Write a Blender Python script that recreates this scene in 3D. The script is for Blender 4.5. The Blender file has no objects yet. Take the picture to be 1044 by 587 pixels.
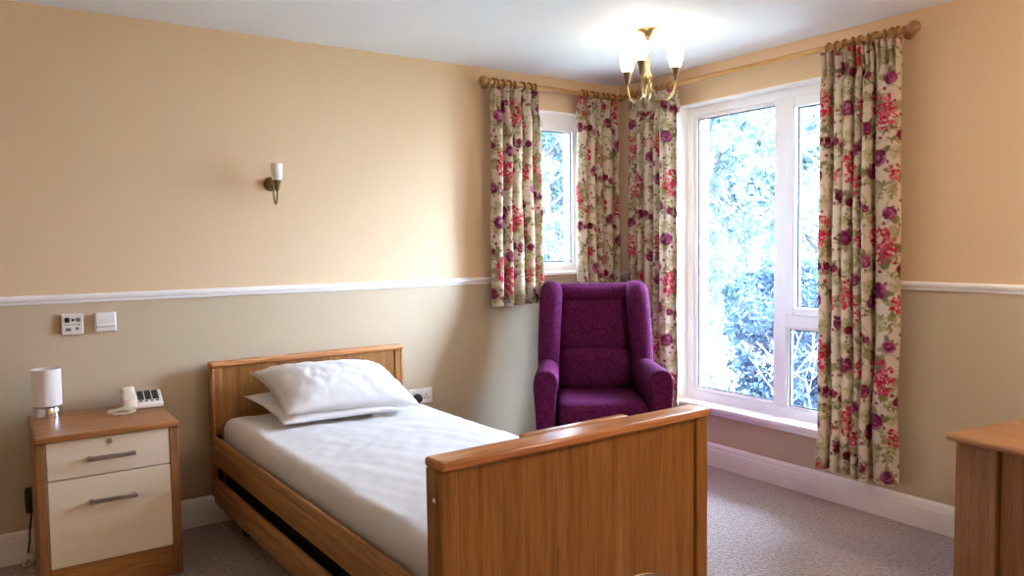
import bpy, bmesh, math, random
import numpy as np
from mathutils import Vector, Matrix, noise as mnoise

C = bpy.context.scene.collection
PI = math.pi

# ------------------------------------------------------------------ helpers
def link(o, parent=None):
    C.objects.link(o)
    if parent is not None:
        o.parent = parent
    return o

def tag(o, label=None, cat=None, group=None, kind=None):
    if label: o['label'] = label
    if cat: o['category'] = cat
    if group: o['group'] = group
    if kind: o['kind'] = kind
    return o

def thing(name, label, cat, loc=(0, 0, 0), rz=0.0, group=None, kind=None):
    o = bpy.data.objects.new(name, None)
    o.empty_display_size = 0.1
    o.location = loc
    o.rotation_euler = (0, 0, rz)
    link(o)
    return tag(o, label, cat, group, kind)

def obj(name, bm, mat, parent=None, smooth=False, bevel=0.0, seg=2, subsurf=0, angle=35):
    me = bpy.data.meshes.new(name)
    bmesh.ops.recalc_face_normals(bm, faces=bm.faces[:])
    bm.to_mesh(me); bm.free()
    o = bpy.data.objects.new(name, me)
    me.materials.append(mat)
    link(o, parent)
    if bevel:
        m = o.modifiers.new('bevel', 'BEVEL'); m.width = bevel; m.segments = seg
        m.limit_method = 'ANGLE'; m.angle_limit = math.radians(40)
    if subsurf:
        m = o.modifiers.new('sub', 'SUBSURF'); m.levels = subsurf; m.render_levels = subsurf
    if smooth or bevel:
        for p in me.polygons: p.use_smooth = True
        if not smooth or angle < 90:
            try:
                me.set_sharp_from_angle(angle=math.radians(angle))
            except Exception:
                pass
    return o

def B(): return bmesh.new()

def box(bm, x0, x1, y0, y1, z0, z1, M=None):
    vs = [bm.verts.new((x, y, z)) for x in (x0, x1) for y in (y0, y1) for z in (z0, z1)]
    if M is not None:
        for v in vs: v.co = M @ v.co
    for f in ((0, 1, 3, 2), (4, 6, 7, 5), (0, 4, 5, 1), (2, 3, 7, 6), (0, 2, 6, 4), (1, 5, 7, 3)):
        bm.faces.new([vs[i] for i in f])
    return vs

def loft(bm, rings, cap=True, closed_ring=True):
    """rings: list of lists of points (same count)"""
    R = [[bm.verts.new(p) for p in r] for r in rings]
    n = len(R[0])
    for a, b in zip(R[:-1], R[1:]):
        for i in range(n if closed_ring else n - 1):
            j = (i + 1) % n
            bm.faces.new((a[i], a[j], b[j], b[i]))
    if cap and closed_ring:
        bm.faces.new(R[0][::-1]); bm.faces.new(R[-1])
    return R

def lathe(bm, prof, n=24, M=None, cap=True):
    """prof: (radius, z) list, revolved around z"""
    rings = []
    for r, z in prof:
        ring = []
        for i in range(n):
            a = 2 * PI * i / n
            p = Vector((r * math.cos(a), r * math.sin(a), z))
            ring.append(M @ p if M is not None else p)
        rings.append(ring)
    loft(bm, rings, cap)

def tube(bm, pts, r, n=10, closed=False):
    pts = [Vector(p) for p in pts]
    rs = r if isinstance(r, (list, tuple)) else [r] * len(pts)
    rings = []
    up = Vector((0, 0, 1)); prev = None
    for i, p in enumerate(pts):
        if closed:
            t = pts[(i + 1) % len(pts)] - pts[i - 1]
        else:
            t = pts[min(i + 1, len(pts) - 1)] - pts[max(i - 1, 0)]
        t.normalize()
        if prev is None:
            a = up if abs(t.z) < .9 else Vector((1, 0, 0))
            u = t.cross(a).normalized()
        else:
            u = (prev - t * prev.dot(t)).normalized()
        prev = u
        w = t.cross(u)
        rings.append([p + (u * math.cos(2 * PI * k / n) + w * math.sin(2 * PI * k / n)) * rs[i] for k in range(n)])
    if closed:
        R = [[bm.verts.new(q) for q in r_] for r_ in rings]
        for i in range(len(R)):
            a, b = R[i], R[(i + 1) % len(R)]
            for k in range(n):
                l = (k + 1) % n
                bm.faces.new((a[k], a[l], b[l], b[k]))
    else:
        loft(bm, rings)

def rrect(cx, cy, hx, hy, r, n=5):
    """rounded rectangle, ccw list of (x, y)"""
    r = min(r, hx, hy) * .999
    out = []
    for (sx, sy, a0) in ((1, 1, 0), (-1, 1, 90), (-1, -1, 180), (1, -1, 270)):
        for k in range(n + 1):
            a = math.radians(a0 + 90 * k / n)
            out.append((cx + sx * (hx - r) + r * math.cos(a), cy + sy * (hy - r) + r * math.sin(a)))
    return out

def cushion(bm, hx, hy, hz, r, M, n=14, bulge=0.0, dent=None):
    """a soft rounded block: superellipsoid-like box with rounded edges"""
    b = bmesh.new()
    bmesh.ops.create_cube(b, size=2)
    bmesh.ops.subdivide_edges(b, edges=b.edges[:], cuts=n, use_grid_fill=True)
    for v in b.verts:
        p = v.co.copy()
        q = Vector((p.x * hx, p.y * hy, p.z * hz))
        core = Vector((max(-hx + r, min(hx - r, q.x)), max(-hy + r, min(hy - r, q.y)), max(-hz + r, min(hz - r, q.z))))
        d = q - core
        if d.length > 1e-9:
            q = core + d.normalized() * min(r, max(abs(d.x), abs(d.y), abs(d.z)))
        if bulge:
            q.x += bulge * p.x * (1 - p.y ** 2) * (1 - p.z ** 2)
            q.y += bulge * p.y * (1 - p.x ** 2) * (1 - p.z ** 2)
            q.z += bulge * p.z * (1 - p.x ** 2) * (1 - p.y ** 2)
        if dent: q = dent(q, p)
        v.co = M @ q
    me = bpy.data.meshes.new('tmp'); b.to_mesh(me); b.free()
    bm.from_mesh(me); bpy.data.meshes.remove(me)

def T(x=0, y=0, z=0): return Matrix.Translation((x, y, z))
def RX(d): return Matrix.Rotation(math.radians(d), 4, 'X')
def RY(d): return Matrix.Rotation(math.radians(d), 4, 'Y')
def RZ(d): return Matrix.Rotation(math.radians(d), 4, 'Z')

# ------------------------------------------------------------------ materials
def lin(r, g, b):
    f = lambda c: (c / 255) / 12.92 if c / 255 <= .04045 else ((c / 255 + .055) / 1.055) ** 2.4
    return (f(r), f(g), f(b), 1)

def newmat(name):
    m = bpy.data.materials.new(name); m.use_nodes = True
    nt = m.node_tree
    return m, nt, nt.nodes['Principled BSDF']

def N(nt, t, **kw):
    n = nt.nodes.new(t)
    for k, v in kw.items(): setattr(n, k, v)
    return n

def mapping(nt, scale, coord='Object'):
    tc = N(nt, 'ShaderNodeTexCoord'); mp = N(nt, 'ShaderNodeMapping')
    mp.inputs['Scale'].default_value = scale
    nt.links.new(tc.outputs[coord], mp.inputs['Vector'])
    return mp.outputs['Vector']

def plain(name, col, rough=.5, metal=0, nscale=0, namt=.08, bump=0, bscale=200, spec=.5, sheen=0):
    m, nt, p = newmat(name)
    p.inputs['Base Color'].default_value = col
    p.inputs['Roughness'].default_value = rough
    p.inputs['Metallic'].default_value = metal
    p.inputs['Specular IOR Level'].default_value = spec
    if sheen:
        p.inputs['Sheen Weight'].default_value = sheen
    ns = N(nt, 'ShaderNodeTexNoise'); ns.inputs['Scale'].default_value = nscale or 12
    ns.inputs['Detail'].default_value = 4
    nt.links.new(mapping(nt, (1, 1, 1)), ns.inputs['Vector'])
    rp = N(nt, 'ShaderNodeValToRGB')
    a = namt
    rp.color_ramp.elements[0].position = .3; rp.color_ramp.elements[1].position = .7
    rp.color_ramp.elements[0].color = tuple(c * (1 - a) for c in col[:3]) + (1,)
    rp.color_ramp.elements[1].color = tuple(min(1, c * (1 + a)) for c in col[:3]) + (1,)
    nt.links.new(ns.outputs['Fac'], rp.inputs['Fac'])
    nt.links.new(rp.outputs['Color'], p.inputs['Base Color'])
    if bump:
        n2 = N(nt, 'ShaderNodeTexNoise'); n2.inputs['Scale'].default_value = bscale
        n2.inputs['Detail'].default_value = 3
        nt.links.new(mapping(nt, (1, 1, 1)), n2.inputs['Vector'])
        bp = N(nt, 'ShaderNodeBump'); bp.inputs['Strength'].default_value = bump
        bp.inputs['Distance'].default_value = .004
        nt.links.new(n2.outputs['Fac'], bp.inputs['Height'])
        nt.links.new(bp.outputs['Normal'], p.inputs['Normal'])
    return m

def wood(name, dark, mid, light, axis='z', rough=.42, k=1.0):
    m, nt, p = newmat(name)
    p.inputs['Roughness'].default_value = rough
    sc = {'x': (1.6, 34, 34), 'y': (34, 1.6, 34), 'z': (34, 34, 1.6)}[axis]
    sf = {'x': (9, 300, 300), 'y': (300, 9, 300), 'z': (300, 300, 9)}[axis]
    n1 = N(nt, 'ShaderNodeTexNoise'); n1.inputs['Scale'].default_value = 1.0 * k
    n1.inputs['Detail'].default_value = 5; n1.inputs['Distortion'].default_value = .6
    nt.links.new(mapping(nt, sc), n1.inputs['Vector'])
    n2 = N(nt, 'ShaderNodeTexNoise'); n2.inputs['Scale'].default_value = 1.0
    n2.inputs['Detail'].default_value = 2
    nt.links.new(mapping(nt, sf), n2.inputs['Vector'])
    r1 = N(nt, 'ShaderNodeValToRGB')
    e = r1.color_ramp.elements
    e[0].position = .28; e[0].color = dark
    e[1].position = .72; e[1].color = light
    x = e.new(.5); x.color = mid
    nt.links.new(n1.outputs['Fac'], r1.inputs['Fac'])
    r2 = N(nt, 'ShaderNodeValToRGB')
    r2.color_ramp.elements[0].position = .36; r2.color_ramp.elements[0].color = (.66, .62, .56, 1)
    r2.color_ramp.elements[1].position = .52; r2.color_ramp.elements[1].color = (1, 1, 1, 1)
    nt.links.new(n2.outputs['Fac'], r2.inputs['Fac'])
    mx = N(nt, 'ShaderNodeMix', data_type='RGBA', blend_type='MULTIPLY')
    mx.inputs['Factor'].default_value = .8
    nt.links.new(r1.outputs['Color'], mx.inputs['A']); nt.links.new(r2.outputs['Color'], mx.inputs['B'])
    nt.links.new(mx.outputs['Result'], p.inputs['Base Color'])
    return m

def wall_material():
    m, nt, p = newmat('two_tone_wall_paint')
    p.inputs['Roughness'].default_value = .6
    p.inputs['Specular IOR Level'].default_value = .25
    tc = N(nt, 'ShaderNodeTexCoord'); sp = N(nt, 'ShaderNodeSeparateXYZ')
    nt.links.new(tc.outputs['Object'], sp.inputs['Vector'])
    gt = N(nt, 'ShaderNodeMath', operation='GREATER_THAN'); gt.inputs[1].default_value = 1.13
    nt.links.new(sp.outputs['Z'], gt.inputs[0])
    mx = N(nt, 'ShaderNodeMix', data_type='RGBA')
    mx.inputs['A'].default_value = LOWER; mx.inputs['B'].default_value = UPPER
    nt.links.new(gt.outputs[0], mx.inputs['Factor'])
    ns = N(nt, 'ShaderNodeTexNoise'); ns.inputs['Scale'].default_value = 3
    nt.links.new(tc.outputs['Object'], ns.inputs['Vector'])
    hs = N(nt, 'ShaderNodeHueSaturation')
    mr = N(nt, 'ShaderNodeMapRange'); mr.inputs['To Min'].default_value = .97; mr.inputs['To Max'].default_value = 1.03
    nt.links.new(ns.outputs['Fac'], mr.inputs['Value']); nt.links.new(mr.outputs[0], hs.inputs['Value'])
    nt.links.new(mx.outputs['Result'], hs.inputs['Color'])
    nt.links.new(hs.outputs['Color'], p.inputs['Base Color'])
    n2 = N(nt, 'ShaderNodeTexNoise'); n2.inputs['Scale'].default_value = 160
    nt.links.new(tc.outputs['Object'], n2.inputs['Vector'])
    bp = N(nt, 'ShaderNodeBump'); bp.inputs['Strength'].default_value = .06; bp.inputs['Distance'].default_value = .003
    nt.links.new(n2.outputs['Fac'], bp.inputs['Height']); nt.links.new(bp.outputs['Normal'], p.inputs['Normal'])
    return m

def carpet_material():
    m, nt, p = newmat('taupe_loop_carpet')
    p.inputs['Roughness'].default_value = .62; p.inputs['Specular IOR Level'].default_value = .5; p.inputs['Sheen Weight'].default_value = .5; p.inputs['Sheen Roughness'].default_value = .4
    v = N(nt, 'ShaderNodeTexVoronoi'); v.inputs['Scale'].default_value = 130
    nt.links.new(mapping(nt, (1, 1, 1)), v.inputs['Vector'])
    ns = N(nt, 'ShaderNodeTexNoise'); ns.inputs['Scale'].default_value = 60; ns.inputs['Detail'].default_value = 6
    nt.links.new(mapping(nt, (1, 1, 1)), ns.inputs['Vector'])
    rp = N(nt, 'ShaderNodeValToRGB')
    rp.color_ramp.elements[0].position = .25; rp.color_ramp.elements[0].color = CARPET_D
    rp.color_ramp.elements[1].position = .75; rp.color_ramp.elements[1].color = CARPET_L
    nt.links.new(ns.outputs['Fac'], rp.inputs['Fac']); nt.links.new(rp.outputs['Color'], p.inputs['Base Color'])
    bp = N(nt, 'ShaderNodeBump'); bp.inputs['Strength'].default_value = .7; bp.inputs['Distance'].default_value = .006
    nt.links.new(v.outputs['Distance'], bp.inputs['Height']); nt.links.new(bp.outputs['Normal'], p.inputs['Normal'])
    return m

def glass_material(name, tint=(1, 1, 1, 1)):
    m, nt, p = newmat(name)
    nt.nodes.remove(p)
    out = nt.nodes['Material Output']
    tr = N(nt, 'ShaderNodeBsdfTransparent'); tr.inputs['Color'].default_value = tint
    gl = N(nt, 'ShaderNodeBsdfGlossy'); gl.inputs['Roughness'].default_value = .02
    fr = N(nt, 'ShaderNodeFresnel'); fr.inputs['IOR'].default_value = 1.35
    mx = N(nt, 'ShaderNodeMixShader')
    nt.links.new(fr.outputs[0], mx.inputs[0]); nt.links.new(tr.outputs[0], mx.inputs[1]); nt.links.new(gl.outputs[0], mx.inputs[2])
    nt.links.new(mx.outputs[0], out.inputs['Surface'])
    return m

def emit_glass(name, col, strength):
    m, nt, p = newmat(name)
    p.inputs['Base Color'].default_value = (.9, .88, .84, 1)
    p.inputs['Roughness'].default_value = .4
    ns = N(nt, 'ShaderNodeTexNoise'); ns.inputs['Scale'].default_value = 20
    nt.links.new(mapping(nt, (1, 1, 1)), ns.inputs['Vector'])
    p.inputs['Emission Color'].default_value = col
    p.inputs['Emission Strength'].default_value = strength
    return m

def fabric_print():
    m, nt, p = newmat('floral_printed_cotton')
    out = nt.nodes['Material Output']
    p.inputs['Roughness'].default_value = .85; p.inputs['Specular IOR Level'].default_value = .2
    at = N(nt, 'ShaderNodeAttribute'); at.attribute_name = 'print'
    ns = N(nt, 'ShaderNodeTexNoise'); ns.inputs['Scale'].default_value = 400
    nt.links.new(mapping(nt, (1, 1, .3)), ns.inputs['Vector'])
    hs = N(nt, 'ShaderNodeHueSaturation')
    mr = N(nt, 'ShaderNodeMapRange'); mr.inputs['To Min'].default_value = .92; mr.inputs['To Max'].default_value = 1.06
    nt.links.new(ns.outputs['Fac'], mr.inputs['Value']); nt.links.new(mr.outputs[0], hs.inputs['Value'])
    nt.links.new(at.outputs['Color'], hs.inputs['Color'])
    nt.links.new(hs.outputs['Color'], p.inputs['Base Color'])
    tl = N(nt, 'ShaderNodeBsdfTranslucent'); nt.links.new(hs.outputs['Color'], tl.inputs['Color'])
    mx = N(nt, 'ShaderNodeMixShader'); mx.inputs[0].default_value = .22
    nt.links.new(p.outputs[0], mx.inputs[1]); nt.links.new(tl.outputs[0], mx.inputs[2])
    nt.links.new(mx.outputs[0], out.inputs['Surface'])
    return m

def leaf_material(name, a, b):
    m, nt, p = newmat(name)
    out = nt.nodes['Material Output']
    p.inputs['Roughness'].default_value = .6
    ns = N(nt, 'ShaderNodeTexNoise'); ns.inputs['Scale'].default_value = 3.5; ns.inputs['Detail'].default_value = 6
    nt.links.new(mapping(nt, (1, 1, 1)), ns.inputs['Vector'])
    rp = N(nt, 'ShaderNodeValToRGB')
    rp.color_ramp.elements[0].position = .35; rp.color_ramp.elements[0].color = a
    rp.color_ramp.elements[1].position = .65; rp.color_ramp.elements[1].color = b
    nt.links.new(ns.outputs['Fac'], rp.inputs['Fac']); nt.links.new(rp.outputs['Color'], p.inputs['Base Color'])
    tl = N(nt, 'ShaderNodeBsdfTranslucent'); nt.links.new(rp.outputs['Color'], tl.inputs['Color'])
    mx = N(nt, 'ShaderNodeMixShader'); mx.inputs[0].default_value = .4
    nt.links.new(p.outputs[0], mx.inputs[1]); nt.links.new(tl.outputs[0], mx.inputs[2])
    nt.links.new(mx.outputs[0], out.inputs['Surface'])
    return m

UPPER = lin(226, 196, 158)
LOWER = lin(201, 182, 153)
CARPET_D = lin(112, 92, 86); CARPET_L = lin(188, 168, 162)
EXPOSURE = 2.3
SKY = (0.56, 0.73, 1.0, 1); SKY_STRENGTH = 15.0
GLOW = 2.6
REAR_FILL_W = 10.5
BULB = (1.0, 0.78, 0.54, 1); BULB_STRENGTH = 3.2

M = {}
M['wall'] = wall_material()
M['ceiling'] = plain('white_ceiling_paint', lin(238, 238, 238), .7, nscale=3, namt=.015)
M['carpet'] = carpet_material()
M['trim'] = plain('white_satin_paint', lin(246, 242, 238), .35, nscale=5, namt=.02)
M['upvc'] = plain('white_window_plastic', lin(250, 250, 250), .3, nscale=6, namt=.015)
M['gasket'] = plain('dark_rubber_gasket', lin(70, 84, 96), .6)
M['glass'] = glass_material('clear_window_glass')
M['oak_z'] = wood('oak_upright_grain', lin(136, 88, 38), lin(158, 106, 50), lin(176, 124, 64), 'z')
M['oak_x'] = wood('oak_long_grain', lin(150, 100, 50), lin(176, 122, 66), lin(194, 140, 80), 'x')
M['oak_y'] = wood('oak_rail_grain', lin(138, 92, 44), lin(164, 114, 58), lin(180, 130, 72), 'y')
M['beech_x'] = wood('reddish_beech_edge', lin(182, 118, 72), lin(204, 138, 88), lin(216, 152, 100), 'x', .2)
M['oaktop_x'] = wood('brown_oak_top', lin(154, 100, 54), lin(174, 116, 66), lin(188, 130, 78), 'x', .32)
M['oaktop_y'] = wood('brown_oak_top_long', lin(156, 106, 64), lin(178, 124, 78), lin(192, 138, 90), 'y', .32)
M['dark_oak_z'] = wood('brown_oak_side', lin(134, 90, 52), lin(152, 104, 62), lin(166, 118, 72), 'z')
M['polewood'] = wood('honey_pole_wood', lin(178, 128, 66), lin(204, 154, 88), lin(216, 170, 104), 'x', .35)
M['polewood_y'] = wood('honey_pole_wood_long', lin(178, 128, 66), lin(204, 154, 88), lin(216, 170, 104), 'y', .35)
M['ringwood'] = plain('stained_ring_wood', lin(150, 104, 54), .4, nscale=40, namt=.2)
M['cream'] = plain('cream_drawer_laminate', lin(240, 224, 200), .35, nscale=3, namt=.02)
M['nickel'] = plain('brushed_nickel', lin(176, 168, 158), .35, 1.0, nscale=60, namt=.05)
M['chrome'] = plain('polished_chrome', lin(215, 215, 218), .12, 1.0, namt=.02)
M['steel_pale'] = plain('pale_grey_metal', lin(205, 214, 224), .3, .6, namt=.03)
M['brass'] = plain('antique_brass', lin(172, 150, 106), .3, 1.0, nscale=30, namt=.12)
M['brass_dark'] = plain('bronzed_brass', lin(136, 114, 80), .35, 1.0, nscale=30, namt=.15)
M['white_plastic'] = plain('white_plastic', lin(232, 226, 218), .35, nscale=8, namt=.02)
M['cream_plastic'] = plain('cream_plastic', lin(238, 228, 206), .35, nscale=8, namt=.02)
M['black_plastic'] = plain('black_plastic', lin(28, 28, 32), .4, nscale=8, namt=.1)
M['key_dark'] = plain('charcoal_key_plastic', lin(38, 40, 50), .45, nscale=8, namt=.1)
M['grey_mark'] = plain('grey_print', lin(120, 112, 108), .6)
M['lampshade'] = plain('white_fabric_shade', lin(232, 222, 216), .85, nscale=60, namt=.03, bump=.15, bscale=500)
M['frost_off'] = plain('frosted_white_glass', lin(236, 232, 226), .35, nscale=10, namt=.03)
M['frost_on'] = emit_glass('lit_frosted_glass', BULB, BULB_STRENGTH)
M['linen'] = plain('white_bed_linen', lin(217, 214, 212), .8, nscale=5, namt=.02, bump=.12, bscale=60)
M['pillowcase'] = plain('white_pillowcase_cotton', lin(222, 219, 218), .8, nscale=5, namt=.02, bump=.12, bscale=40)
M['navy'] = plain('navy_mattress_vinyl', lin(36, 42, 66), .45, nscale=10, namt=.15)
M['dark_metal'] = plain('dark_bed_steel', lin(26, 26, 30), .5, .5, nscale=10, namt=.1)
M['plum'] = plain('plum_chenille', lin(86, 27, 68), .9, nscale=70, namt=.45, bump=.5, bscale=220, spec=.08, sheen=.0)
M['print'] = fabric_print()
M['bark'] = plain('grey_bark', lin(104, 100, 98), .9, nscale=20, namt=.3, bump=.4, bscale=40)
M['pale_twig'] = plain('pale_grey_twig', lin(140, 140, 146), .9, nscale=20, namt=.15)
M['leaf_a'] = leaf_material('pale_green_leaf', lin(70, 94, 102), lin(142, 162, 160))
M['leaf_b'] = leaf_material('mid_green_leaf', lin(54, 80, 92), lin(116, 140, 144))
M['leaf_c'] = leaf_material('dark_green_leaf', lin(24, 38, 58), lin(66, 90, 108))
M['grass'] = plain('lawn_grass', lin(104, 112, 100), .9, nscale=8, namt=.3, bump=.5, bscale=60)

# ------------------------------------------------------------------ camera
CAM = Vector((-3.57639911, -3.89957523, 1.35266451))
yaw, pitch, roll = 0.601626681, -0.0575388766, -0.0122931859
f = Vector((math.sin(yaw) * math.cos(pitch), math.cos(yaw) * math.cos(pitch), math.sin(pitch)))
r = Vector((math.cos(yaw), -math.sin(yaw), 0)); u = r.cross(f)
r2 = r * math.cos(roll) + u * math.sin(roll); u2 = -r * math.sin(roll) + u * math.cos(roll)
cd = bpy.data.cameras.new('camera'); cam = bpy.data.objects.new('camera', cd); C.objects.link(cam)
cd.sensor_width = 36; cd.sensor_fit = 'HORIZONTAL'; cd.lens = 781.147 / 1044 * 36
cd.clip_start = .02; cd.clip_end = 200
cam.matrix_world = Matrix(((r2.x, u2.x, -f.x, CAM.x), (r2.y, u2.y, -f.y, CAM.y), (r2.z, u2.z, -f.z, CAM.z), (0, 0, 0, 1)))
bpy.context.scene.camera = cam

# ------------------------------------------------------------------ room shell
HT = 2.4; WT = .30
XW, YS = -5.0, -5.3          # west wall, south wall (behind the camera)
SX0, SX1, SZ0, SZ1 = -.98, -.25, 1.15, 2.19      # small window opening in the bed wall
BY0, BY1, BZ0, BZ1 = -1.85, -.515, .34, 2.19     # large window opening

def struct(name, bm, mat, parent=None, **k):
    o = obj(name, bm, mat, parent, **k)
    if parent is None: o['kind'] = 'structure'
    return o

b = B(); box(b, XW - WT, WT, YS - WT, WT, -.12, 0); struct('floor', b, M['carpet'])
b = B(); box(b, XW - WT, WT, YS - WT, WT, HT, HT + .12); struct('ceiling', b, M['ceiling'])
b = B()
box(b, XW - WT, SX0, 0, WT, 0, HT); box(b, SX1, WT, 0, WT, 0, HT)
box(b, SX0, SX1, 0, WT, 0, SZ0); box(b, SX0, SX1, 0, WT, SZ1, HT)
struct('wall_left', b, M['wall'])
b = B()
box(b, 0, WT, YS, BY0, 0, HT); box(b, 0, WT, BY1, 0, 0, HT)
box(b, 0, WT, BY0, BY1, 0, BZ0); box(b, 0, WT, BY0, BY1, BZ1, HT)
struct('wall_right', b, M['wall'])
b = B(); box(b, XW - WT, WT, YS - WT, YS, 0, HT); struct('wall_rear', b, M['wall'])
b = B(); box(b, XW - WT, XW, YS, 0, 0, HT); struct('wall_near', b, M['wall'])

def skirting(name, pts, prof, mat):
    """sweep a (out, z) profile along straight wall; pts = (p0, p1, outward normal)"""
    p0, p1, nrm = Vector(pts[0]), Vector(pts[1]), Vector(pts[2])
    b = B()
    loft(b, [[p0 + nrm * o + Vector((0, 0, z)) for o, z in prof], [p1 + nrm * o + Vector((0, 0, z)) for o, z in prof]])
    return struct(name, b, mat)
BASE = [(0, 0), (.018, 0), (.018, .098), (.016, .103), (.0135, .104), (.0135, .118), (.011, .128), (.005, .1375), (0, .1375)]
skirting('baseboard_left', ((XW, 0, 0), (0, 0, 0), (0, -1, 0)), BASE, M['trim'])
skirting('baseboard_right', ((0, -.018, 0), (0, YS, 0), (-1, 0, 0)), BASE, M['trim'])
skirting('baseboard_rear', ((XW, YS, 0), (0, YS, 0), (0, 1, 0)), BASE, M['trim'])
DADO = [(0, 0), (.006, .0), (.012, .006), (.012, .013), (.018, .017), (.022, .024), (.022, .032), (.016, .038), (.006, .042), (0, .042)]
DADO = [(o, z + 1.113) for o, z in DADO]
skirting('trim_1', ((XW, 0, 0), (SX0, 0, 0), (0, -1, 0)), DADO, M['trim'])
skirting('trim_2', ((SX1, 0, 0), (0, 0, 0), (0, -1, 0)), DADO, M['trim'])
skirting('trim_3', ((0, -.022, 0), (0, BY1, 0), (-1, 0, 0)), DADO, M['trim'])
skirting('trim_4', ((0, BY0, 0), (0, YS, 0), (-1, 0, 0)), DADO, M['trim'])

# --- windows: built in a frame where a = along the wall, d = outward depth, z up
def frame_rect(bm, P, a0, a1, z0, z1, w, d0, d1, wb=None, wt=None):
    wb = w if wb is None else wb; wt = w if wt is None else wt
    def bx(A0, A1, Z0, Z1):
        p, q = P(A0, d0), P(A1, d1)
        box(bm, min(p[0], q[0]), max(p[0], q[0]), min(p[1], q[1]), max(p[1], q[1]), Z0, Z1)
    bx(a0, a0 + w, z0, z1); bx(a1 - w, a1, z0, z1)
    bx(a0 + w, a1 - w, z0, z0 + wb); bx(a0 + w, a1 - w, z1 - wt, z1)
def pbox(bm, P, a0, a1, z0, z1, d0, d1):
    p, q = P(a0, d0), P(a1, d1)
    box(bm, min(p[0], q[0]), max(p[0], q[0]), min(p[1], q[1]), max(p[1], q[1]), z0, z1)
def gaskets(root, P, a0, a1, z0, z1, d):
    b = B(); frame_rect(b, P, a0, a1, z0, z1, .006, d, d + .012); obj('gasket', b, M['gasket'], root)
def lining(root, P, a0, a1, z0, z1, din, dout):
    b = B(); t = .008
    pbox(b, P, a0, a0 + t, z0, z1, din, dout); pbox(b, P, a1 - t, a1, z0, z1, din, dout)
    pbox(b, P, a0 + t, a1 - t, z1 - t, z1, din, dout)
    obj('reveal_lining', b, M['trim'], root)

# small window (bed wall): a = x, d = y
P = lambda a, d: (a, d)
w1 = thing('window_1', None, None, kind='structure')
lining(w1, P, SX0, SX1, SZ0, SZ1, 0, .09)
b = B(); frame_rect(b, P, SX0, SX1, SZ0, SZ1, .05, .09, .16); obj('window_frame', b, M['upvc'], w1, bevel=.005)
b = B(); frame_rect(b, P, SX0 + .05, SX1 - .05, SZ0 + .05, SZ1 - .05, .045, .082, .145, wt=.06, wb=.03)
obj('sash', b, M['upvc'], w1, bevel=.006)
gaskets(w1, P, SX0 + .095, SX1 - .095, SZ0 + .08, SZ1 - .11, .1)
b = B(); pbox(b, P, SX0 + .095, SX1 - .095, SZ0 + .08, SZ1 - .11, .118, .124); obj('pane', b, M['glass'], w1)
b = B(); box(b, SX0 - .03, SX1 + .03, -.04, .09, SZ0 - .0, SZ0 + .022); obj('window_sill', b, M['trim'], w1, bevel=.006)
b = B(); pbox(b, P, SX0 + .005, SX1 - .005, SZ0 + .001, SZ0 + .012, .16, .34); obj('outer_sill', b, M['upvc'], w1)

# large window (right wall): a = -y, d = x
P = lambda a, d: (d, -a)
w2 = thing('window_2', None, None, kind='structure')
a0, a1 = -BY1, -BY0
lining(w2, P, a0, a1, BZ0, BZ1, 0, .09)
b = B()
frame_rect(b, P, a0, a1, BZ0, BZ1, .06, .09, .16, wb=.075)
pbox(b, P, 1.185, 1.255, BZ0 + .075, BZ1 - .06, .09, .16)          # mullion
pbox(b, P, 1.255, a1 - .06, .87, .94, .09, .16)                     # transom
obj('window_frame', b, M['upvc'], w2, bevel=.005)
b = B(); frame_rect(b, P, 1.255, a1 - .06, .94, BZ1 - .06, .055, .078, .145, wb=.045)
obj('sash', b, M['upvc'], w2, bevel=.006)
b = B()
frame_rect(b, P, a0 + .06, 1.185, BZ0 + .075, BZ1 - .06, .022, .10, .135)
frame_rect(b, P, 1.255, a1 - .06, BZ0 + .075, .87, .012, .10, .135)
obj('glazing_bead', b, M['upvc'], w2, bevel=.006)
gl = [(a0 + .082, 1.163, BZ0 + .097, BZ1 - .082), (1.31, a1 - .115, .985, BZ1 - .115), (1.267, a1 - .072, BZ0 + .087, .858)]
for (p0, p1, q0, q1) in gl:
    gaskets(w2, P, p0, p1, q0, q1, .112)
    b = B(); pbox(b, P, p0 + .001, p1 - .001, q0 + .001, q1 - .001, .119, .125); obj('pane', b, M['glass'], w2)
b = B(); box(b, -.045, .09, BY0 - .03, BY1 + .03, BZ0, BZ0 + .025); obj('window_sill', b, M['trim'], w2, bevel=.008)
b = B(); box(b, -.012, 0, BY0 - .02, BY1 + .02, BZ0 - .03, BZ0); obj('sill_apron', b, M['trim'], w2, bevel=.003)
b = B(); pbox(b, P, a0 + .005, a1 - .005, BZ0 + .001, BZ0 + .015, .16, .36); obj('outer_sill', b, M['upvc'], w2)

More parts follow.
